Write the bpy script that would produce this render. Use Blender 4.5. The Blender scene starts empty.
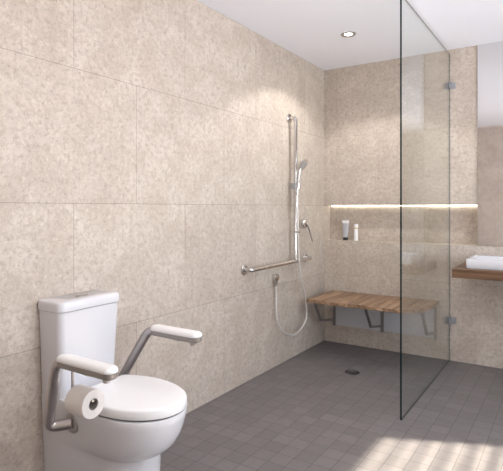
import bpy, bmesh, math, random
from mathutils import Vector, Matrix
random.seed(7)
WORLD, SUN, EXPOSURE = 3.3, 21.0, 0.44
PI = math.pi
scene = bpy.context.scene
COL = scene.collection

# ------------------------------------------------------------------ materials
def new_mat(name):
    m = bpy.data.materials.new(name); m.use_nodes = True
    nt = m.node_tree
    b = nt.nodes['Principled BSDF']
    return m, nt, b

def simple(name, col, rough=.5, metal=0., bump=0., spec=None, coat=0.):
    m, nt, b = new_mat(name)
    b.inputs['Base Color'].default_value = (*col, 1)
    b.inputs['Roughness'].default_value = rough
    b.inputs['Metallic'].default_value = metal
    if spec is not None: b.inputs['Specular IOR Level'].default_value = spec
    if coat: b.inputs['Coat Weight'].default_value = coat; b.inputs['Coat Roughness'].default_value = .05
    # faint procedural unevenness of the finish
    n = nt.nodes.new('ShaderNodeTexNoise'); n.inputs['Scale'].default_value = 12; n.inputs['Detail'].default_value = 1
    tc = nt.nodes.new('ShaderNodeTexCoord'); nt.links.new(tc.outputs['Object'], n.inputs['Vector'])
    mr = nt.nodes.new('ShaderNodeMapRange')
    mr.inputs['To Min'].default_value = max(0, rough - .01); mr.inputs['To Max'].default_value = rough + .01
    nt.links.new(n.outputs['Fac'], mr.inputs['Value']); nt.links.new(mr.outputs['Result'], b.inputs['Roughness'])
    return m

def mixc(nt, fac, a, b, blend='MIX'):
    n = nt.nodes.new('ShaderNodeMix'); n.data_type = 'RGBA'; n.blend_type = blend
    for s, v in ((0, fac), (6, a), (7, b)):
        if hasattr(v, 'is_output'): nt.links.new(v, n.inputs[s])
        elif isinstance(v, tuple): n.inputs[s].default_value = (*v, 1) if len(v) == 3 else v
        else: n.inputs[s].default_value = v
    return n.outputs[2]

def ramp(nt, src, p0, p1):
    n = nt.nodes.new('ShaderNodeMapRange'); n.interpolation_type = 'SMOOTHSTEP'
    n.inputs['From Min'].default_value = p0; n.inputs['From Max'].default_value = p1
    nt.links.new(src, n.inputs['Value'])
    return n.outputs['Result']

def noise(nt, vec, scale, detail=6, rough=.6, dist=0.):
    n = nt.nodes.new('ShaderNodeTexNoise')
    n.inputs['Scale'].default_value = scale; n.inputs['Detail'].default_value = detail
    n.inputs['Roughness'].default_value = rough; n.inputs['Distortion'].default_value = dist
    nt.links.new(vec, n.inputs['Vector'])
    return n.outputs['Fac']

def stone(name, axis, shift, joint=.68, jw=.0013):
    """large beige stone-look panels 0.795 x 0.635 in half bond; axis = world axis that runs along the wall"""
    m, nt, b = new_mat(name)
    geo = nt.nodes.new('ShaderNodeNewGeometry')
    pos = geo.outputs['Position']
    sep = nt.nodes.new('ShaderNodeSeparateXYZ'); nt.links.new(pos, sep.inputs[0])
    ad = nt.nodes.new('ShaderNodeMath'); ad.operation = 'ADD'
    nt.links.new(sep.outputs[axis], ad.inputs[0]); ad.inputs[1].default_value = shift + 7.95
    cb = nt.nodes.new('ShaderNodeCombineXYZ')
    nt.links.new(ad.outputs[0], cb.inputs[0]); nt.links.new(sep.outputs[2], cb.inputs[1])
    br = nt.nodes.new('ShaderNodeTexBrick')
    br.offset = .5; br.offset_frequency = 2; br.squash = 1
    nt.links.new(cb.outputs[0], br.inputs['Vector'])
    br.inputs['Scale'].default_value = 1
    br.inputs['Brick Width'].default_value = .795; br.inputs['Row Height'].default_value = .635
    br.inputs['Mortar Size'].default_value = jw; br.inputs['Mortar Smooth'].default_value = .1
    br.inputs['Color1'].default_value = (.0, .0, .0, 1); br.inputs['Color2'].default_value = (1, 1, 1, 1)
    br.inputs['Mortar'].default_value = (.5, .5, .5, 1); br.inputs['Bias'].default_value = 0
    tone = br.outputs['Color']
    n1 = noise(nt, pos, 6, 8, .65, .4)
    n2 = noise(nt, pos, 34, 8, .75, .3)
    n3 = noise(nt, pos, 70, 4, .75, .5)
    n4 = noise(nt, pos, 60, 6, .75, .6)
    c = mixc(nt, ramp(nt, n1, .34, .68), STONE_A, STONE_B)
    c = mixc(nt, ramp(nt, n2, .30, .58), STONE_D, c)
    f = nt.nodes.new('ShaderNodeMath'); f.operation = 'MULTIPLY'; f.inputs[1].default_value = .55
    nt.links.new(ramp(nt, n3, .57, .67), f.inputs[0])
    c = mixc(nt, f.outputs[0], c, (.29, .22, .17))
    f2 = nt.nodes.new('ShaderNodeMath'); f2.operation = 'MULTIPLY'; f2.inputs[1].default_value = .48
    nt.links.new(ramp(nt, n4, .53, .66), f2.inputs[0])
    c = mixc(nt, f2.outputs[0], c, (.78, .71, .63))
    c = mixc(nt, .05, c, tone, 'OVERLAY')
    f3 = nt.nodes.new('ShaderNodeMath'); f3.operation = 'MULTIPLY'; f3.inputs[1].default_value = joint
    nt.links.new(br.outputs['Fac'], f3.inputs[0])
    c = mixc(nt, f3.outputs[0], c, (.16, .125, .10))
    nt.links.new(c, b.inputs['Base Color'])
    b.inputs['Roughness'].default_value = .5
    b.inputs['Specular IOR Level'].default_value = .35
    bp = nt.nodes.new('ShaderNodeBump'); bp.inputs['Strength'].default_value = .12; bp.inputs['Distance'].default_value = .004
    nt.links.new(n2, bp.inputs['Height']); nt.links.new(bp.outputs['Normal'], b.inputs['Normal'])
    return m

STONE_A = (.535, .46, .395)
STONE_B = (.645, .575, .51)
STONE_D = (.43, .36, .305)

def floor_mat():
    m, nt, b = new_mat('slate_grey_mosaic')
    geo = nt.nodes.new('ShaderNodeNewGeometry')
    mp = nt.nodes.new('ShaderNodeMapping'); mp.inputs['Location'].default_value = (9.7 + FLOOR_SX, 9.7 + FLOOR_SY, 0)
    nt.links.new(geo.outputs['Position'], mp.inputs['Vector'])
    br = nt.nodes.new('ShaderNodeTexBrick'); br.offset = 0; br.squash = 1
    nt.links.new(mp.outputs[0], br.inputs['Vector'])
    br.inputs['Scale'].default_value = 1
    br.inputs['Brick Width'].default_value = TILE; br.inputs['Row Height'].default_value = TILE
    br.inputs['Mortar Size'].default_value = .0014; br.inputs['Mortar Smooth'].default_value = .2
    br.inputs['Color1'].default_value = (.160, .145, .146, 1); br.inputs['Color2'].default_value = (.190, .173, .175, 1)
    br.inputs['Mortar'].default_value = (.068, .061, .062, 1)
    n = noise(nt, geo.outputs['Position'], 30, 6, .65)
    c = mixc(nt, .35, br.outputs['Color'], mixc(nt, n, (.25, .25, .25), (.75, .75, .75)), 'OVERLAY')
    nt.links.new(c, b.inputs['Base Color'])
    b.inputs['Roughness'].default_value = .48
    bp = nt.nodes.new('ShaderNodeBump'); bp.inputs['Strength'].default_value = .25; bp.inputs['Distance'].default_value = .002
    iv = nt.nodes.new('ShaderNodeMath'); iv.operation = 'SUBTRACT'; iv.inputs[0].default_value = 1
    nt.links.new(br.outputs['Fac'], iv.inputs[1]); nt.links.new(iv.outputs[0], bp.inputs['Height'])
    nt.links.new(bp.outputs['Normal'], b.inputs['Normal'])
    return m
TILE = .0975; FLOOR_SX = .03; FLOOR_SY = .0

def wood(name, axis, dark, light, islands=True):
    m, nt, b = new_mat(name)
    geo = nt.nodes.new('ShaderNodeNewGeometry')
    mp = nt.nodes.new('ShaderNodeMapping')
    sc = [14, 14, 14]; sc[axis] = 1.1
    mp.inputs['Scale'].default_value = sc
    nt.links.new(geo.outputs['Position'], mp.inputs['Vector'])
    vec = mp.outputs[0]
    if islands:
        vm = nt.nodes.new('ShaderNodeVectorMath'); vm.operation = 'ADD'
        cb = nt.nodes.new('ShaderNodeCombineXYZ')
        ml = nt.nodes.new('ShaderNodeMath'); ml.operation = 'MULTIPLY'; ml.inputs[1].default_value = 23
        nt.links.new(geo.outputs['Random Per Island'], ml.inputs[0])
        for i in range(3): nt.links.new(ml.outputs[0], cb.inputs[i])
        nt.links.new(vec, vm.inputs[0]); nt.links.new(cb.outputs[0], vm.inputs[1]); vec = vm.outputs[0]
    n1 = noise(nt, vec, 1.6, 6, .6, 1.2)
    n2 = noise(nt, vec, 7, 4, .6, .4)
    c = mixc(nt, ramp(nt, n1, .32, .68), dark, light)
    k = nt.nodes.new('ShaderNodeMath'); k.operation = 'MULTIPLY'; k.inputs[1].default_value = .5
    nt.links.new(ramp(nt, n2, .5, .75), k.inputs[0])
    c = mixc(nt, k.outputs[0], c, tuple(v * .45 for v in dark))
    if islands:
        k2 = nt.nodes.new('ShaderNodeMath'); k2.operation = 'MULTIPLY'; k2.inputs[1].default_value = .38
        nt.links.new(geo.outputs['Random Per Island'], k2.inputs[0])
        c = mixc(nt, k2.outputs[0], c, tuple(v * .62 for v in dark))
    nt.links.new(c, b.inputs['Base Color']); b.inputs['Roughness'].default_value = .42
    bp = nt.nodes.new('ShaderNodeBump'); bp.inputs['Strength'].default_value = .1; bp.inputs['Distance'].default_value = .001
    nt.links.new(n2, bp.inputs['Height']); nt.links.new(bp.outputs['Normal'], b.inputs['Normal'])
    return m

def glass_sheet(name, tint, ior=1.5):
    m, nt, b = new_mat(name)
    nt.nodes.remove(b)
    out = nt.nodes['Material Output']
    tr = nt.nodes.new('ShaderNodeBsdfTransparent'); tr.inputs['Color'].default_value = (*tint, 1)
    gl = nt.nodes.new('ShaderNodeBsdfGlossy'); gl.inputs['Roughness'].default_value = .0; gl.inputs['Color'].default_value = (1, 1, 1, 1)
    fr = nt.nodes.new('ShaderNodeFresnel'); fr.inputs['IOR'].default_value = ior
    # the same reflectance from either side of the face
    geo = nt.nodes.new('ShaderNodeNewGeometry')
    mx0 = nt.nodes.new('ShaderNodeMix'); mx0.data_type = 'FLOAT'
    mx0.inputs[2].default_value = ior; mx0.inputs[3].default_value = 1 / ior
    nt.links.new(geo.outputs['Backfacing'], mx0.inputs[0]); nt.links.new(mx0.outputs[0], fr.inputs['IOR'])
    fr2 = nt.nodes.new('ShaderNodeFresnel'); fr2.inputs['IOR'].default_value = ior
    lw = nt.nodes.new('ShaderNodeLayerWeight'); lw.inputs['Blend'].default_value = .5
    # Schlick from facing: F = .04 + .96 * facing^5
    pw = nt.nodes.new('ShaderNodeMath'); pw.operation = 'POWER'; pw.inputs[1].default_value = 5
    nt.links.new(lw.outputs['Facing'], pw.inputs[0])
    ma = nt.nodes.new('ShaderNodeMath'); ma.operation = 'MULTIPLY_ADD'; ma.inputs[1].default_value = .75; ma.inputs[2].default_value = .035
    nt.links.new(pw.outputs[0], ma.inputs[0])
    for n in (fr, fr2, mx0): nt.nodes.remove(n)
    mx = nt.nodes.new('ShaderNodeMixShader')
    nt.links.new(ma.outputs[0], mx.inputs[0]); nt.links.new(tr.outputs[0], mx.inputs[1]); nt.links.new(gl.outputs[0], mx.inputs[2])
    nt.links.new(mx.outputs[0], out.inputs['Surface'])
    return m

def emit(name, col, s):
    m, nt, b = new_mat(name)
    b.inputs['Base Color'].default_value = (.8, .8, .8, 1)
    b.inputs['Emission Color'].default_value = (*col, 1); b.inputs['Emission Strength'].default_value = s
    return m

M = {}
M['stone_side'] = stone('beige_stone_panels_side', 1, 2.787)
M['stone_back'] = stone('beige_stone_panels_back', 0, -.918, .28, .0014)
M['floor'] = floor_mat()
M['ceiling'] = simple('matt_white_ceiling', (.90, .915, .99), .8, spec=.2)
M['ceramic'] = simple('white_ceramic', (.72, .72, .76), .16, coat=.3)
M['plastic'] = simple('white_seat_plastic', (.90, .90, .92), .28)
M['pad'] = simple('white_arm_pad', (.90, .90, .91), .35)
M['chrome'] = simple('chrome', (.70, .68, .67), .14, 1.)
M['steel'] = simple('brushed_steel', (.54, .51, .50), .30, 1.)
M['hose'] = simple('silver_hose', (.80, .77, .75), .4, .5)
M['clamp'] = simple('satin_clamp', (.42, .43, .46), .4, .7)
M['dark_steel'] = simple('bracket_steel', (.30, .28, .28), .38, .8)
M['satin'] = simple('satin_plate', (.36, .33, .31), .4, .7)
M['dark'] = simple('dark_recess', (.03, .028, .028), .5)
M['panel'] = simple('pale_grey_panel', (.62, .62, .66), .35)
M['glass'] = glass_sheet('clear_green_tinted_glass', (.955, .972, .962))
M['glass_edge'] = simple('polished_glass_edge', (.004, .018, .021), .35, spec=.15)
M['glass_edge_pale'] = simple('ground_glass_edge', (.13, .15, .15), .3)
M['mirror'] = simple('mirror_silver', (.80, .79, .79), .04, 1.)
M['mirror'].node_tree.nodes['Principled BSDF'].inputs['Roughness'].default_value = .02
M['teak'] = wood('teak_boards', 1, (.20, .115, .065), (.55, .36, .23))
M['walnut'] = wood('timber_top', 0, (.11, .055, .028), (.22, .12, .065), False)
M['led'] = emit('led_strip', (1, .93, .78), 8)
M['lamp'] = emit('downlight_lens', (1, .97, .93), 12)
M['paper'] = simple('toilet_paper', (.80, .76, .73), .9, spec=.1)
M['tube_grey'] = simple('grey_tube', (.50, .50, .54), .35)
M['black'] = simple('black_cap', (.015, .015, .018), .35)
M['gold'] = simple('gold_band', (.75, .55, .18), .3, .8)
M['grey_print'] = simple('grey_print', (.35, .35, .37), .5)
M['alu'] = simple('white_window_frame', (.75, .75, .76), .4)
M['window_glass'] = glass_sheet('clear_window_glass', (.98, .985, .985))

# ------------------------------------------------------------------ mesh tools
def obj(name, bm, mat, parent=None, smooth=True, angle=35):
    bmesh.ops.recalc_face_normals(bm, faces=bm.faces)
    if smooth:
        for f in bm.faces: f.smooth = True
        for e in bm.edges:
            if len(e.link_faces) == 2 and e.calc_face_angle(0) > math.radians(angle): e.smooth = False
    me = bpy.data.meshes.new(name); bm.to_mesh(me); bm.free()
    for m in (mat if isinstance(mat, (list, tuple)) else [mat]): me.materials.append(m)
    o = bpy.data.objects.new(name, me); COL.objects.link(o)
    if parent is not None:
        o.parent = parent
        base = parent
        off = Vector((0, 0, 0))
        while base is not None:
            off += Vector(base.location); base = base.parent
        o.location = -off           # meshes are written in room coordinates
    return o

def tag(o, label, cat, group=None):
    o['label'] = label; o['category'] = cat
    if group: o['group'] = group
    return o

def thing(name, label, cat, loc, group=None):
    o = bpy.data.objects.new(name, None); COL.objects.link(o); o.location = loc
    o.empty_display_size = .1
    return tag(o, label, cat, group)

def struct(name, bm, mat, parent=None, smooth=False):
    o = obj(name, bm, mat, parent, smooth)
    if parent is None: o['kind'] = 'structure'
    return o

def box(bm, x0, x1, y0, y1, z0, z1, bev=0, seg=2):
    r = bmesh.ops.create_cube(bm, size=1)
    vs = r['verts']
    for v in vs:
        v.co = Vector(((x0 + x1) / 2 + v.co.x * (x1 - x0), (y0 + y1) / 2 + v.co.y * (y1 - y0), (z0 + z1) / 2 + v.co.z * (z1 - z0)))
    if bev:
        es = list({e for v in vs for e in v.link_edges})
        bmesh.ops.bevel(bm, geom=es, offset=bev, segments=seg, affect='EDGES', profile=.5)
    return vs

def boxbm(*a, **k):
    bm = bmesh.new(); box(bm, *a, **k); return bm

def fillet(pts, rad, n=8):
    pts = [Vector(p) for p in pts]; out = [pts[0]]
    for i in range(1, len(pts) - 1):
        a, p, c = pts[i - 1], pts[i], pts[i + 1]
        d0, d1 = (a - p), (c - p)
        r = rad[i - 1] if isinstance(rad, (list, tuple)) else rad
        t = min(r, d0.length * .49, d1.length * .49)
        q0, q1 = p + d0.normalized() * t, p + d1.normalized() * t
        for k in range(n + 1):
            u = k / n
            out.append(q0 * (1 - u) ** 2 + p * 2 * u * (1 - u) + q1 * u * u)
    out.append(pts[-1]); return out

def spline(pts, n=8):
    P = [Vector(p) for p in pts]; P = [P[0] * 2 - P[1]] + P + [P[-1] * 2 - P[-2]]; out = []
    for i in range(1, len(P) - 2):
        for k in range(n):
            t = k / n
            out.append(.5 * ((2 * P[i]) + (P[i + 1] - P[i - 1]) * t + (2 * P[i - 1] - 5 * P[i] + 4 * P[i + 1] - P[i + 2]) * t * t + (-P[i - 1] + 3 * P[i] - 3 * P[i + 1] + P[i + 2]) * t ** 3))
    out.append(P[-2]); return out

def tube(bm, pts, r, seg=14, caps=True):
    pts = [Vector(p) for p in pts]
    pts = [p for i, p in enumerate(pts) if i == 0 or (p - pts[i - 1]).length > 1e-6]
    rings = []; nrm = None
    for i, p in enumerate(pts):
        t = (pts[min(i + 1, len(pts) - 1)] - pts[max(i - 1, 0)]).normalized()
        if nrm is None:
            nrm = t.orthogonal().normalized()
        else:
            nrm = (nrm - t * nrm.dot(t)).normalized()
        b = t.cross(nrm)
        rr = r[i] if isinstance(r, (list, tuple)) else r
        rings.append([bm.verts.new(p + (nrm * math.cos(2 * PI * k / seg) + b * math.sin(2 * PI * k / seg)) * rr) for k in range(seg)])
    for a, c in zip(rings, rings[1:]):
        for k in range(seg): bm.faces.new((a[k], a[(k + 1) % seg], c[(k + 1) % seg], c[k]))
    if caps: bm.faces.new(rings[0][::-1]); bm.faces.new(rings[-1])

def lathe(bm, prof, center, axis=(0, 0, 1), seg=28, caps=True):
    """prof = [(radius, height along axis)]"""
    ax = Vector(axis).normalized(); u = ax.orthogonal().normalized(); w = ax.cross(u); c = Vector(center)
    rings = []
    for r, h in prof:
        rings.append([bm.verts.new(c + ax * h + (u * math.cos(2 * PI * k / seg) + w * math.sin(2 * PI * k / seg)) * r) for k in range(seg)])
    for a, d in zip(rings, rings[1:]):
        for k in range(seg): bm.faces.new((a[k], a[(k + 1) % seg], d[(k + 1) % seg], d[k]))
    if caps: bm.faces.new(rings[0][::-1]); bm.faces.new(rings[-1])

def lathebm(*a, **k):
    bm = bmesh.new(); lathe(bm, *a, **k); return bm

def loft(bm, sections, cap0=True, cap1=True):
    rings = [[bm.verts.new(p) for p in s] for s in sections]
    n = len(rings[0])
    for a, c in zip(rings, rings[1:]):
        for k in range(n): bm.faces.new((a[k], a[(k + 1) % n], c[(k + 1) % n], c[k]))
    if cap0: bm.faces.new(rings[0][::-1])
    if cap1: bm.faces.new(rings[-1])

def rrect(x0, x1, y0, y1, z, r, n=6, rb=None):
    """rounded rectangle in plan; rb = radius of the two corners on the x0 side"""
    rb = r if rb is None else rb
    out = []
    for cx, cy, a0, rr in ((x1 - r, y1 - r, 0, r), (x0 + rb, y1 - rb, PI / 2, rb), (x0 + rb, y0 + rb, PI, rb), (x1 - r, y0 + r, 1.5 * PI, r)):
        for k in range(n + 1):
            a = a0 + PI / 2 * k / n
            out.append(Vector((cx + rr * math.cos(a), cy + rr * math.sin(a), z)))
    return out

# ------------------------------------------------------------------ setting
RX, RY, RZ = 3.0, -4.42, 2.54          # right wall, rear wall, ceiling
NX, NZ0, NZ1, ND = 1.325, .946, 1.271, .137   # niche: right end, ledge, top, depth
T = .1
struct('floor', boxbm(-T, RX + T, RY - T, .3, -T, 0), M['floor'])
struct('ceiling', boxbm(-T, RX + T, RY - T, .3, RZ, RZ + T), M['ceiling'])
struct('wall_left', boxbm(-T, 0, RY - T, .3, 0, RZ), M['stone_side'])
bm = bmesh.new()
box(bm, 0, RX + T, 0, .3, 0, NZ0); box(bm, 0, RX + T, 0, .3, NZ1, RZ)
box(bm, NX, RX + T, 0, .3, NZ0, NZ1); box(bm, 0, NX, ND, .3, NZ0, NZ1)
struct('wall_back', bm, M['stone_back'])
struct('wall_rear', boxbm(0, RX + T, RY - T, RY, 0, RZ), M['stone_back'])
# right wall with a wide window opening
WY0, WY1, WZ0, WZ1 = -3.75, -.72, .55, 2.12
bm = bmesh.new()
box(bm, RX, RX + T, RY, WY0, 0, RZ); box(bm, RX, RX + T, WY1, 0, 0, RZ)
box(bm, RX, RX + T, WY0, WY1, 0, WZ0); box(bm, RX, RX + T, WY0, WY1, WZ1, RZ)
struct('wall_right', bm, M['stone_side'])
win = struct('window_1', boxbm(RX + .050, RX + .056, WY0 + .03, WY1 - .03, WZ0 + .03, WZ1 - .03), M['window_glass'])
bm = bmesh.new()
box(bm, RX + .03, RX + .08, WY0, WY1, WZ0, WZ0 + .04); box(bm, RX + .03, RX + .08, WY0, WY1, WZ1 - .04, WZ1)
box(bm, RX + .03, RX + .08, WY0, WY0 + .04, WZ0, WZ1); box(bm, RX + .03, RX + .08, WY1 - .04, WY1, WZ0, WZ1)
obj('window_frame', bm, M['alu'], win, False)
z = WZ0 + .10; 
while z < WZ1 - .06:
    obj('louvre', boxbm(RX - .004, RX + .034, WY0 + .01, WY1 - .01, z, z + .004), M['alu'], win, False)
    z += .115

# led strip tucked under the niche top
tag(obj('led_strip', boxbm(.02, NX - .012, ND - .013, ND - .001, NZ1 - .006, NZ1 - .001), M['led'], None, False),
    'thin glowing strip light along the top of the shower niche', 'light')

# ------------------------------------------------------------------ downlights
def downlight(x, y, label, watts, cone=127, blend=.25):
    t = thing('ceiling_downlight', label, 'ceiling light', (x, y, RZ), 'ceiling downlights')
    bm = bmesh.new()
    lathe(bm, [(.054, 0), (.054, -.005), (.050, -.008), (.042, -.008), (.030, -.003), (.029, -.0005)], (x, y, RZ - .0005), caps=False)
    obj('trim_ring', bm, M['steel'], t)
    obj('lens', lathebm([(.0285, -.001), (.028, -.003), (.018, -.004), (.004, -.0045)], (x, y, RZ)), M['lamp'], t)
    ld = bpy.data.lights.new('downlight_beam', 'SPOT'); ld.energy = watts; ld.color = (1, .96, .91)
    ld.spot_size = math.radians(cone); ld.spot_blend = blend; ld.shadow_soft_size = .04
    lo = bpy.data.objects.new('downlight_beam', ld); COL.objects.link(lo); lo.parent = t; lo.location = (0, 0, -.025)
    return t
downlight(.565, -.803, 'round chrome-rimmed ceiling downlight above the shower area', 22)
downlight(1.55, -2.75, 'added round ceiling downlight, out of view in front of the toilet, brightening the room', 42, 165, .9)  # unseen extra fitting, added to lift the room and toilet lid

# ------------------------------------------------------------------ toilet
TY = -2.805
toilet = thing('toilet', 'white back-to-wall toilet suite with closed lid and two padded support arms', 'toilet', (.3, TY, 0))
def sm(a, b, x):
    t = min(1, max(0, (x - a) / (b - a))); return t * t * (3 - 2 * t)
def pan_section(z, xf, wf, wr, n=22, xb=.004):
    xc = xf - wf * 1.25           # where the rounded front starts
    side = []
    for k in range(9):
        x = xb + (xc - xb) * k / 8
        side.append((x, wr + (wf - wr) * sm(.10, min(.36, xc), x)))
    front = []
    for k in range(1, n):
        a = PI / 2 - PI * k / n
        c = math.cos(a); s = math.sin(a)
        front.append((xc + (xf - xc) * abs(c) ** .92, wf * math.copysign(abs(s) ** .96, s)))
    pts = [(x, w) for x, w in side] + front + [(x, -w) for x, w in reversed(side)]
    return [Vector((x, TY + y, z)) for x, y in pts]
secs = [(0, .512, .126, .133), (.012, .517, .130, .136), (.10, .521, .130, .139), (.20, .526, .130, .143), (.234, .529, .131, .145), (.241, .540, .134, .145), (.250, .560, .139, .146), (.268, .587, .146, .147), (.295, .612, .154, .148), (.33, .632, .162, .149), (.365, .645, .169, .151), (.40, .654, .175, .152), (.425, .657, .177, .153), (.431, .654, .174, .151)]
bm = bmesh.new(); loft(bm, [pan_section(*s) for s in secs])
obj('pan', bm, M['ceramic'], toilet, angle=50)
def lid_section(z, inset, xb=.212, xf=.664, w=.182, n=30):
    xc = .390
    pts = []
    for k in range(n + 1):
        a = PI / 2 - PI * k / n
        c = math.cos(a); s = math.sin(a)
        pts.append((xc + (xf - inset - xc) * abs(c) ** .95, (w - inset) * math.copysign(abs(s) ** .97, s)))
    # towards the hinge the outline narrows
    xb += inset
    back = []
    for k in range(1, 9):
        t = k / 8
        x = xc + (xb + .02 - xc) * t
        back.append((x, -(w - inset) * (1 - .22 * t ** 1.8)))
    wb = -back[-1][1]
    back += [(xb + .006, -wb + .008), (xb, -wb + .022)]
    back2 = [(x, -y) for x, y in reversed(back)]
    return [Vector((x, TY + y, z)) for x, y in pts + back + back2]
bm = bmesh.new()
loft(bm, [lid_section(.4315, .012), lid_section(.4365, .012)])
obj('seat', bm, M['dark'], toilet)  # seat ring coloured near-black to paint the shadow gap under the lid
bm = bmesh.new()
dome = [lid_section(.4375, .006), lid_section(.439, .002), lid_section(.444, 0), lid_section(.468, .001), lid_section(.4735, .003), lid_section(.4765, .007), lid_section(.478, .013), lid_section(.4790, .035), lid_section(.4797, .07), lid_section(.480, .11)]
loft(bm, dome)
obj('seat_lid', bm, M['plastic'], toilet, angle=60)
for s in (-1, 1):
    bm = bmesh.new(); lathe(bm, [(.012, 0), (.012, .05)], (.205, TY + s * .085 - .025, .447), (0, 1, 0), 16)
    obj('hinge', bm, M['chrome'], toilet)
# cistern
def cis(z, d, w, r=.03): return rrect(.002, d, TY - w, TY + w, z, r, 7, .008)
bm = bmesh.new()
loft(bm, [cis(.4305, .138, .152), cis(.45, .139, .153), cis(.62, .145, .159), cis(.801, .151, .1665)])
cistern = obj('cistern', bm, M['ceramic'], toilet, angle=50)
bm = bmesh.new()
loft(bm, [cis(.8025, .152, .168, .03), cis(.804, .156, .1715, .032), cis(.808, .157, .1725, .033), cis(.838, .157, .1725, .033), cis(.844, .154, .170, .031), cis(.8470, .146, .162, .028), cis(.848, .131, .147, .02)])
clid = obj('cistern_lid', bm, M['ceramic'], toilet, angle=60)
bm = bmesh.new()
def oval(z, a, b, n=28): return [Vector((.080 + a * math.cos(2 * PI * k / n), TY + b * math.sin(2 * PI * k / n), z)) for k in range(n)]
loft(bm, [oval(.8475, .021, .034), oval(.8515, .021, .034), oval(.8525, .019, .032)])
obj('flush_button', bm, M['satin'], clid)

# folding support arms
def arm(flange, low, top, tipx, tipy, padz, s):
    """flange on pan side, low bend, top bend, then the padded rest pointing away from the wall"""
    p = [flange, low, top, (top[0] + .20, tipy, padz - .010)]
    bm = bmesh.new(); tube(bm, fillet(p, [.05, .055]), .0215, 18)
    a = obj('support_arm', bm, M['steel'], toilet)
    n = Vector((0, s, 0))
    obj('flange', lathebm([(.042, 0), (.042, .005), (.038, .008), (.018, .009)], (flange[0], flange[1] - s * .004, flange[2]), n), M['steel'], a)
    # under-plate and pad: rounded long shapes
    def sect(z, inset, x0, x1, w, r):
        return [Vector((v.x, v.y, z + (v.x - x0) * (-.0))) for v in rrect(x0 + inset, x1 - inset, tipy - w + inset, tipy + w - inset, z, max(.004, r - inset), 7)]
    x0 = top[0] + .020; w = .031
    bm = bmesh.new(); loft(bm, [sect(padz - .020, .010, x0, tipx, w, .029), sect(padz - .017, .004, x0, tipx, w, .029), sect(padz - .010, .0, x0, tipx, w, .029), sect(padz + .004, .0, x0, tipx, w, .029)])
    obj('arm_plate', bm, M['satin'], a, angle=60)
    bm = bmesh.new(); loft(bm, [sect(padz + .0045, .001, x0, tipx, w, .029), sect(padz + .006, -.001, x0, tipx, w, .029), sect(padz + .014, -.001, x0, tipx, w, .029), sect(padz + .021, .003, x0, tipx, w, .029), sect(padz + .0255, .009, x0, tipx, w, .029), sect(padz + .027, .018, x0, tipx, w, .029)])
    obj('arm_pad', bm, M['pad'], a, angle=60)
    obj('end_stop', lathebm([(.013, 0), (.013, -.016), (.010, -.019)], (tipx - .045, tipy, padz - .0175), (0, 0, 1), 16), M['steel'], a)
    return a
armL = arm((.222, TY - .160, .356), (.158, TY - .230, .346), (.258, TY - .255, .652), .588, TY - .255, .650, -1)
armR = arm((.130, TY + .160, .362), (.050, TY + .230, .352), (.250, TY + .262, .668), .562, TY + .262, .662, 1)
# roll holder hung under the near arm
RXC, RYC, RZC = .352, TY - .255, .532
bm = bmesh.new(); tube(bm, fillet([(RXC, RYC, .640), (RXC, RYC, RZC), (RXC + .118, RYC, RZC)], .02), .0055, 10)
obj('roll_holder', bm, M['steel'], armL)
roll = thing('toilet_roll', 'white toilet paper roll hanging on the holder under the nearer toilet arm', 'toilet paper', (RXC + .06, RYC, RZC))
bm = bmesh.new()
x0, L, R, r = RXC + .022, .100, .053, .022
prof = [(r, 0), (R - .002, 0), (R, .002), (R, L - .002), (R - .002, L), (r, L)]
lathe(bm, prof + [prof[0]], (x0, RYC, RZC - .012), (1, 0, 0), 40, False)
obj('paper', bm, M['paper'], roll)
bm = bmesh.new(); lathe(bm, [(r - .001, .001), (r - .001, L - .001), (r - .0025, L - .001), (r - .0025, .001), (r - .001, .001)], (x0, RYC, RZC - .012), (1, 0, 0), 28, False)
obj('core', bm, simple('grey_cardboard', (.30, .28, .27), .9), roll)

# ------------------------------------------------------------------ shower rail, hose, mixer
RO = .062       # stand-off of the rail from the wall
VY = -.690
rail = thing('shower_grab_rail', 'chrome inverted T grab rail fixed to the left shower wall', 'grab rail', (0, VY, .81))
bm = bmesh.new(); tube(bm, fillet([(.004, -1.357, .808), (RO, -1.357, .808), (RO, -.402, .815), (.004, -.402, .815)], .045), .016, 16)
obj('horizontal_bar', bm, M['chrome'], rail)
bm = bmesh.new(); tube(bm, fillet([(.004, VY, 1.985), (RO, VY, 1.985), (RO, VY, .812)], .05), .016, 16)
obj('vertical_bar', bm, M['chrome'], rail)
for y, zz in ((-1.357, .808), (-.402, .815), (VY, 1.985)):
    obj('flange', lathebm([(.039, .0005), (.039, .007), (.034, .013), (.018, .014)], (0, y, zz), (1, 0, 0)), M['chrome'], rail)
SZ = 1.425
bm = bmesh.new(); lathe(bm, [(.0165, -.024), (.027, -.024), (.028, -.020), (.028, .020), (.027, .024), (.0165, .024)], (RO, VY, SZ), (0, 0, 1), 24)
box(bm, RO - .02, RO + .024, VY - .058, VY - .018, SZ - .024, SZ + .024, .004)
slider = obj('slider', bm, M['clamp'], rail)
bm = bmesh.new(); lathe(bm, [(.0130, -.022), (.021, -.022), (.021, .022), (.0135, .022)], (RO + .031, VY - .018, SZ - .003), (.10, .05, 1), 20)
obj('handset_clip', bm, M['chrome'], slider)
bm = bmesh.new(); lathe(bm, [(.0165, -.008), (.020, -.008), (.020, .008), (.0165, .008)], (RO, VY, 1.055), (0, 0, 1), 20)
box(bm, RO + .012, RO + .042, VY - .026, VY + .004, 1.045, 1.060, .003)
obj('hose_guide', bm, M['chrome'], rail)

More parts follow.
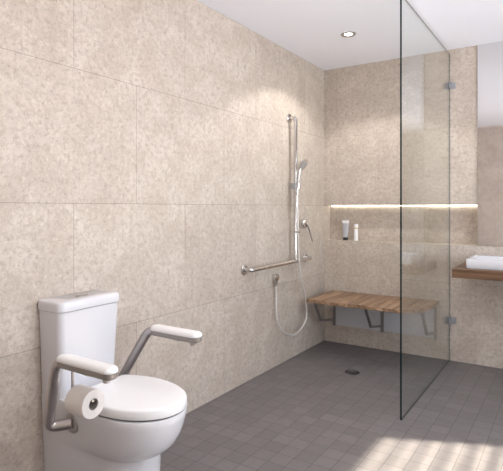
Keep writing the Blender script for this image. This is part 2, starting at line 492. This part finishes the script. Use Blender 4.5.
hx, hy = RO + .031, VY - .018
hs = thing('hand_shower', 'round-headed chrome hand shower held in the slider on the vertical rail', 'shower head', (hx, hy, SZ))
hpts = spline([(hx - .004, hy - .004, SZ - .075), (hx, hy, SZ), (hx + .004, hy + .008, SZ + .07), (hx + .010, hy + .012, SZ + .125), (hx + .022, hy + .020, SZ + .164)], 5)
n = len(hpts)
bm = bmesh.new(); tube(bm, hpts, [.0075 + .004 * k / (n - 1) for k in range(n)], 14)
obj('handle', bm, M['chrome'], hs)
hc = Vector((hx + .030, hy + .024, SZ + .172)); hn = Vector((.74, -.02, -.52)).normalized()
obj('head', lathebm([(.012, -.028), (.030, -.022), (.050, -.006), (.053, .003), (.051, .009), (.0395, .010)], hc, hn, 32), M['chrome'], hs)
bm = bmesh.new(); lathe(bm, [(.0395, .0101), (.037, .012), (.02, .013), (.003, .0132)], hc, hn, 32)
obj('spray_face', bm, simple('grey_spray_face', (.42, .40, .39), .4), hs)


OY = -.945
hose_pts = [(hx - .005, hy - .005, SZ - .076), (.092, -.711, SZ - .20), (.092, -.703, 1.06), (.090, -.675, .80),
            (.085, -.627, .644), (.075, -.533, .476), (.070, -.506, .333), (.065, -.570, .252), (.060, -.722, .214), (.055, -.878, .268), (.044, -.945, .360), (.034, -.953, .449), (.029, OY, .56), (.028, OY, .660)]
bm = bmesh.new(); tube(bm, spline(hose_pts, 8), .0066, 10)
tag(obj('shower_hose', bm, M['hose']), 'long silver shower hose looping from the hand shower down to the wall outlet', 'hose')
wo = thing('wall_outlet', 'small round chrome water outlet elbow on the left wall below the grab rail', 'water outlet', (0, OY, .70))
obj('cover_plate', lathebm([(.026, .0005), (.026, .012), (.029, .016), (.029, .036), (.026, .040), (.012, .042)], (0, OY, .706), (1, 0, 0)), M['chrome'], wo)
bm = bmesh.new(); lathe(bm, [(.014, 0), (.014, -.028), (.011, -.034), (.011, -.050)], (.026, OY, .688), (0, 0, 1), 18)
obj('hose_nut', bm, M['steel'], wo)

MY, MZ = -.560, 1.112
mx = thing('shower_mixer', 'chrome single lever shower mixer on the left wall beside the vertical rail', 'shower tap', (0, MY, MZ))
obj('cover_plate', lathebm([(.052, .0005), (.052, .005), (.047, .010), (.03, .012)], (0, MY, MZ), (1, 0, 0), 32), M['chrome'], mx)
obj('body', lathebm([(.034, .010), (.034, .046), (.039, .050), (.039, .080), (.034, .089), (.018, .092)], (0, MY, MZ), (1, 0, 0), 28), M['chrome'], mx)
lv = [(.070, MY, MZ + .02), (.092, MY + .006, MZ + .006), (.104, MY + .030, MZ - .04), (.110, MY + .056, MZ - .10), (.114, MY + .074, MZ - .150)]
bm = bmesh.new()
prev = []
for k, p in enumerate(spline(lv, 5)):
    w = .016 - .008 * k / 20; h = .008 - .0035 * k / 20
    prev.append([Vector(p) + Vector((h * math.cos(a), w * math.sin(a), 0 if k > 4 else h * math.cos(a) * .6)) for a in [2 * PI * j / 12 for j in range(12)]])
loft(bm, prev)
obj('lever', bm, M['chrome'], mx)

# ------------------------------------------------------------------ fold-down shower seat
SX0, SX1, SD, ST, STH = .084, 1.042, .545, .482, .030
seat = thing('shower_bench', 'timber slatted fold-down shower bench on steel brackets under the niche', 'bench', ((SX0 + SX1) / 2, 0, .16))
bm = bmesh.new()
N = 13; R = .20
def front_y(x):
    """front outline of the seat: straight, with a large rounded corner on the right and a small one on the left"""
    if x > SX1 - R:
        t = (x - (SX1 - R)) / R
        return -SD + (1 - math.sqrt(max(0, 1 - t * t))) * .34
    if x < SX0 + .012:
        t = (SX0 + .012 - x) / .012
        return -SD + (1 - math.sqrt(max(0, 1 - t * t))) * .012
    return -SD
for i in range(N):
    a = SX0 + (SX1 - SX0) * i / N + .0018; b = SX0 + (SX1 - SX0) * (i + 1) / N - .0018
    xs = [a + (b - a) * k / 8 for k in range(9)]
    out = [(x, front_y(x)) for x in xs] + [(b, -.006), (a, -.006)]
    def ring(z, ins):
        cx = (a + b) / 2; r = []
        for x, y in out:
            r.append(Vector((x + (ins if x < cx else -ins) * (1 if abs(x - cx) > .02 else 0), y + (ins if y < -.1 else -ins), z)))
        return r
    loft(bm, [ring(ST - STH, .003), ring(ST - STH + .003, 0), ring(ST - .0025, 0), ring(ST, .0025)])
obj('bench_boards', bm, M['teak'], seat, angle=30)
bm = bmesh.new()
box(bm, SX0 + .03, SX1 - .05, -.40, -.37, ST - STH - .012, ST - STH + .001); box(bm, SX0 + .03, SX1 - .02, -.05, -.02, ST - STH - .012, ST - STH + .001)
obj('batten', bm, M['dark_steel'], seat, False)
def bar(bm, p, q, w, h):
    p, q = Vector(p), Vector(q); d = (q - p).normalized(); u = Vector((1, 0, 0)); v = d.cross(u)
    rs = [[c + u * sx * w / 2 + v * sy * h / 2 for sx, sy in ((-1, -1), (1, -1), (1, 1), (-1, 1))] for c in (p, q)]
    loft(bm, rs)
for x in (.104, .558, 1.008):
    bm = bmesh.new()
    box(bm, x - .011, x + .011, -.016, -.001, .155, ST - STH - .012, .002)
    ch = obj('wall_bracket', bm, M['dark_steel'], seat, False)
    bm = bmesh.new()
    ty = -.435
    bar(bm, (x, ty, ST - STH), (x, -.300, .262), .020, .016); bar(bm, (x, -.306, .262), (x, -.012, .212), .020, .016)
    box(bm, x - .014, x + .014, ty - .03, ty + .03, ST - STH - .006, ST - STH + .0005)
    obj('folding_strut', bm, M['dark_steel'], ch, False)
for a, b in ((.118, .546), (.571, .996)):
    obj('wall_panel', boxbm(a, b, -.008, -.0005, .165, .436, .002), M['panel'], seat, False)

# floor drain
DX, DY = .558, -.712
dr = thing('floor_drain', 'small round metal floor drain in the shower floor', 'drain', (DX, DY, 0))
obj('ring', lathebm([(.056, .0002), (.056, .0022), (.053, .003), (.046, .003), (.045, .0004)], (DX, DY, 0), caps=False), M['dark'], dr)
obj('well', lathebm([(.045, .0002), (.045, .0006)], (DX, DY, 0)), M['dark'], dr)
bm = bmesh.new()
lathe(bm, [(.036, .0007), (.036, .003), (.032, .0032), (.031, .0007)], (DX, DY, 0), caps=False)
for k in range(-3, 4):
    w = math.sqrt(.032 ** 2 - (k * .0085) ** 2)
    box(bm, DX - w, DX + w, DY + k * .0085 - .0022, DY + k * .0085 + .0022, .0007, .003)
obj('grate', bm, M['steel'], dr)

# ------------------------------------------------------------------ bottles on the ledge
tb = thing('shampoo_tube', 'grey squeeze tube standing on its black cap in the niche', 'tube', (.184, .07, NZ0), 'toiletries in the niche')
LZ = NZ0 + .0005
def tsec(z, a, b, n=28): return [Vector((.184 + a * math.cos(2 * PI * k / n), .07 + b * math.sin(2 * PI * k / n), z)) for k in range(n)]
bm = bmesh.new(); loft(bm, [tsec(LZ, .0225, .0225), tsec(LZ + .0255, .023, .023), tsec(LZ + .0265, .022, .022)])
obj('cap', bm, M['black'], tb)
bm = bmesh.new(); loft(bm, [tsec(LZ + .0268, .023, .023), tsec(LZ + .030, .0255, .024), tsec(LZ + .09, .028, .018), tsec(LZ + .158, .0315, .006)])
obj('tube_body', bm, M['tube_grey'], tb)
bm = bmesh.new(); loft(bm, [tsec(LZ + .1582, .0325, .0055), tsec(LZ + .184, .0345, .0022)])
obj('crimp', bm, M['plastic'], tb)
bt = thing('lotion_bottle', 'slim white bottle with a gold neck band in the niche', 'bottle', (.293, .055, NZ0), 'toiletries in the niche')
bc = (.293, .055, LZ)
obj('bottle_body', lathebm([(.018, 0), (.0195, .002), (.0195, .107), (.018, .110)], bc), M['plastic'], bt)
obj('gold_band', lathebm([(.0178, .1102), (.0178, .119)], bc), M['gold'], bt)
obj('bottle_cap', lathebm([(.0185, .1192), (.0185, .148), (.016, .151)], bc), M['plastic'], bt)
bm = bmesh.new(); box(bm, bc[0] - .004, bc[0] + .007, bc[1] - .0200, bc[1] - .0188, LZ + .03, LZ + .032)
obj('print', bm, M['grey_print'], bt, False)

# ------------------------------------------------------------------ glass screen
GX0, GX1, GY0, GZ1 = 1.1125, 1.1225, -1.365, 2.503
gs = thing('glass_shower_screen', 'frameless clear glass shower screen standing at right angles to the back wall', 'shower screen', ((GX0 + GX1) / 2, -.68, 0))
bm = boxbm(GX0, GX1, GY0, -.002, .002, GZ1)
pane = obj('glass_pane', bm, [M['glass'], M['glass_edge'], M['glass_edge_pale']], gs, False)
for p in pane.data.polygons:
    if p.normal.y < -.5 or p.normal.z < -.5: p.material_index = 1
    elif abs(p.normal.x) < .5: p.material_index = 2
for zz in (2.244, .332):
    bm = bmesh.new()
    box(bm, GX1 + .0003, GX1 + .007, -.052, -.003, zz - .028, zz + .028, .002); box(bm, GX0 - .007, GX0 - .0003, -.052, -.003, zz - .028, zz + .028, .002)
    box(bm, GX1 + .0003, GX1 + .045, -.008, -.0005, zz - .028, zz + .028, .002)
    obj('wall_clamp', bm, M['clamp'], gs, False)

# ------------------------------------------------------------------ mirror, vanity top, basin
MX0 = 1.329
tag(obj('wall_mirror', boxbm(MX0, RX - .001, -.012, -.0005, NZ0 + .002, RZ - .001), M['mirror'], None, False),
    'large frameless mirror reaching from the ceiling down to above the vanity', 'mirror')
VZ = .810
tag(obj('vanity_top', boxbm(1.230, RX - .001, -.49, -.0005, VZ - .066, VZ, .003, seg=1), M['walnut'], None, False),
    'thick floating timber vanity slab on the back wall right of the glass', 'vanity')
bs = thing('wash_basin', 'white rectangular wash basin sitting on the timber slab', 'basin', (1.62, -.22, VZ))
bx0, bx1, by0, by1, bz0, bz1 = 1.310, 1.93, -.425, -.02, VZ + .0003, VZ + .068
bm = bmesh.new()
loft(bm, [rrect(bx0 + .006, bx1 - .006, by0 + .006, by1 - .006, bz0, .012), rrect(bx0 + .003, bx1 - .003, by0 + .003, by1 - .003, bz0 + .006, .014), rrect(bx0, bx1, by0, by1, bz1 - .004, .014), rrect(bx0 + .002, bx1 - .002, by0 + .002, by1 - .002, bz1, .013),
          rrect(bx0 + .018, bx1 - .018, by0 + .018, by1 - .09, bz1, .02), rrect(bx0 + .023, bx1 - .023, by0 + .023, by1 - .095, bz1 - .006, .022), rrect(bx0 + .04, bx1 - .04, by0 + .04, by1 - .11, bz1 - .050, .03), rrect(bx0 + .08, bx1 - .08, by0 + .08, by1 - .15, bz1 - .055, .03)])
obj('bowl', bm, M['ceramic'], bs, angle=40)
obj('waste', lathebm([(.022, 0), (.022, .003), (.018, .004)], ((bx0 + bx1) / 2, (by0 + by1) / 2 - .04, bz1 - .0548)), M['chrome'], bs)

# ------------------------------------------------------------------ light
w = bpy.data.worlds.new('sky'); scene.world = w; w.use_nodes = True
bg = w.node_tree.nodes['Background']; bg.inputs['Strength'].default_value = WORLD
wnt = w.node_tree
wtc = wnt.nodes.new('ShaderNodeTexCoord'); wsp = wnt.nodes.new('ShaderNodeSeparateXYZ'); wnt.links.new(wtc.outputs['Generated'], wsp.inputs[0])
wmx = mixc(wnt, ramp(wnt, wsp.outputs[2], -.06, .06), (1.75, 1.73, 1.80), (.84, .92, 1.04))     # glow added below the horizon to brighten the ceiling, sky above
wnt.links.new(wmx, bg.inputs['Color'])
sd = bpy.data.lights.new('sun', 'SUN'); sd.energy = SUN; sd.color = (1, .92, .76); sd.angle = math.radians(1.6)
so = bpy.data.objects.new('sun', sd); COL.objects.link(so)
EL = math.radians(44); az = Vector((.913, .408)) .normalized()
to_sun = Vector((az.x * math.cos(EL), az.y * math.cos(EL), math.sin(EL)))
so.rotation_euler = to_sun.to_track_quat('Z', 'Y').to_euler(); so.location = (5, 1, 5)
pl = bpy.data.lights.new('window_portal', 'AREA'); pl.shape = 'RECTANGLE'; pl.size = WZ1 - WZ0; pl.size_y = WY1 - WY0
pl.cycles.is_portal = True
po = bpy.data.objects.new('window_portal', pl); COL.objects.link(po); po.location = (RX + .14, (WY0 + WY1) / 2, (WZ0 + WZ1) / 2); po.rotation_euler = (0, PI / 2, 0)

# ------------------------------------------------------------------ camera
cd = bpy.data.cameras.new('camera'); co = bpy.data.objects.new('camera', cd); COL.objects.link(co)
W_, H_, F_ = 503., 471., 495.5
cd.sensor_fit = 'HORIZONTAL'; cd.sensor_width = 36; cd.lens = 36 * F_ / W_
cd.shift_y = -(H_ / 2 - 207.6) / W_
cd.clip_start = .05
co.location = (1.9672, -4.2828, 1.25); co.rotation_euler = (PI / 2, 0, math.radians(33.018))
scene.camera = co

vs = scene.view_settings
vs.view_transform = 'Standard'; vs.look = 'None'; vs.gamma = 1; vs.exposure = EXPOSURE; vs.use_curve_mapping = False
scene.cycles.max_bounces = 12; scene.cycles.diffuse_bounces = 6; scene.cycles.transparent_max_bounces = 12
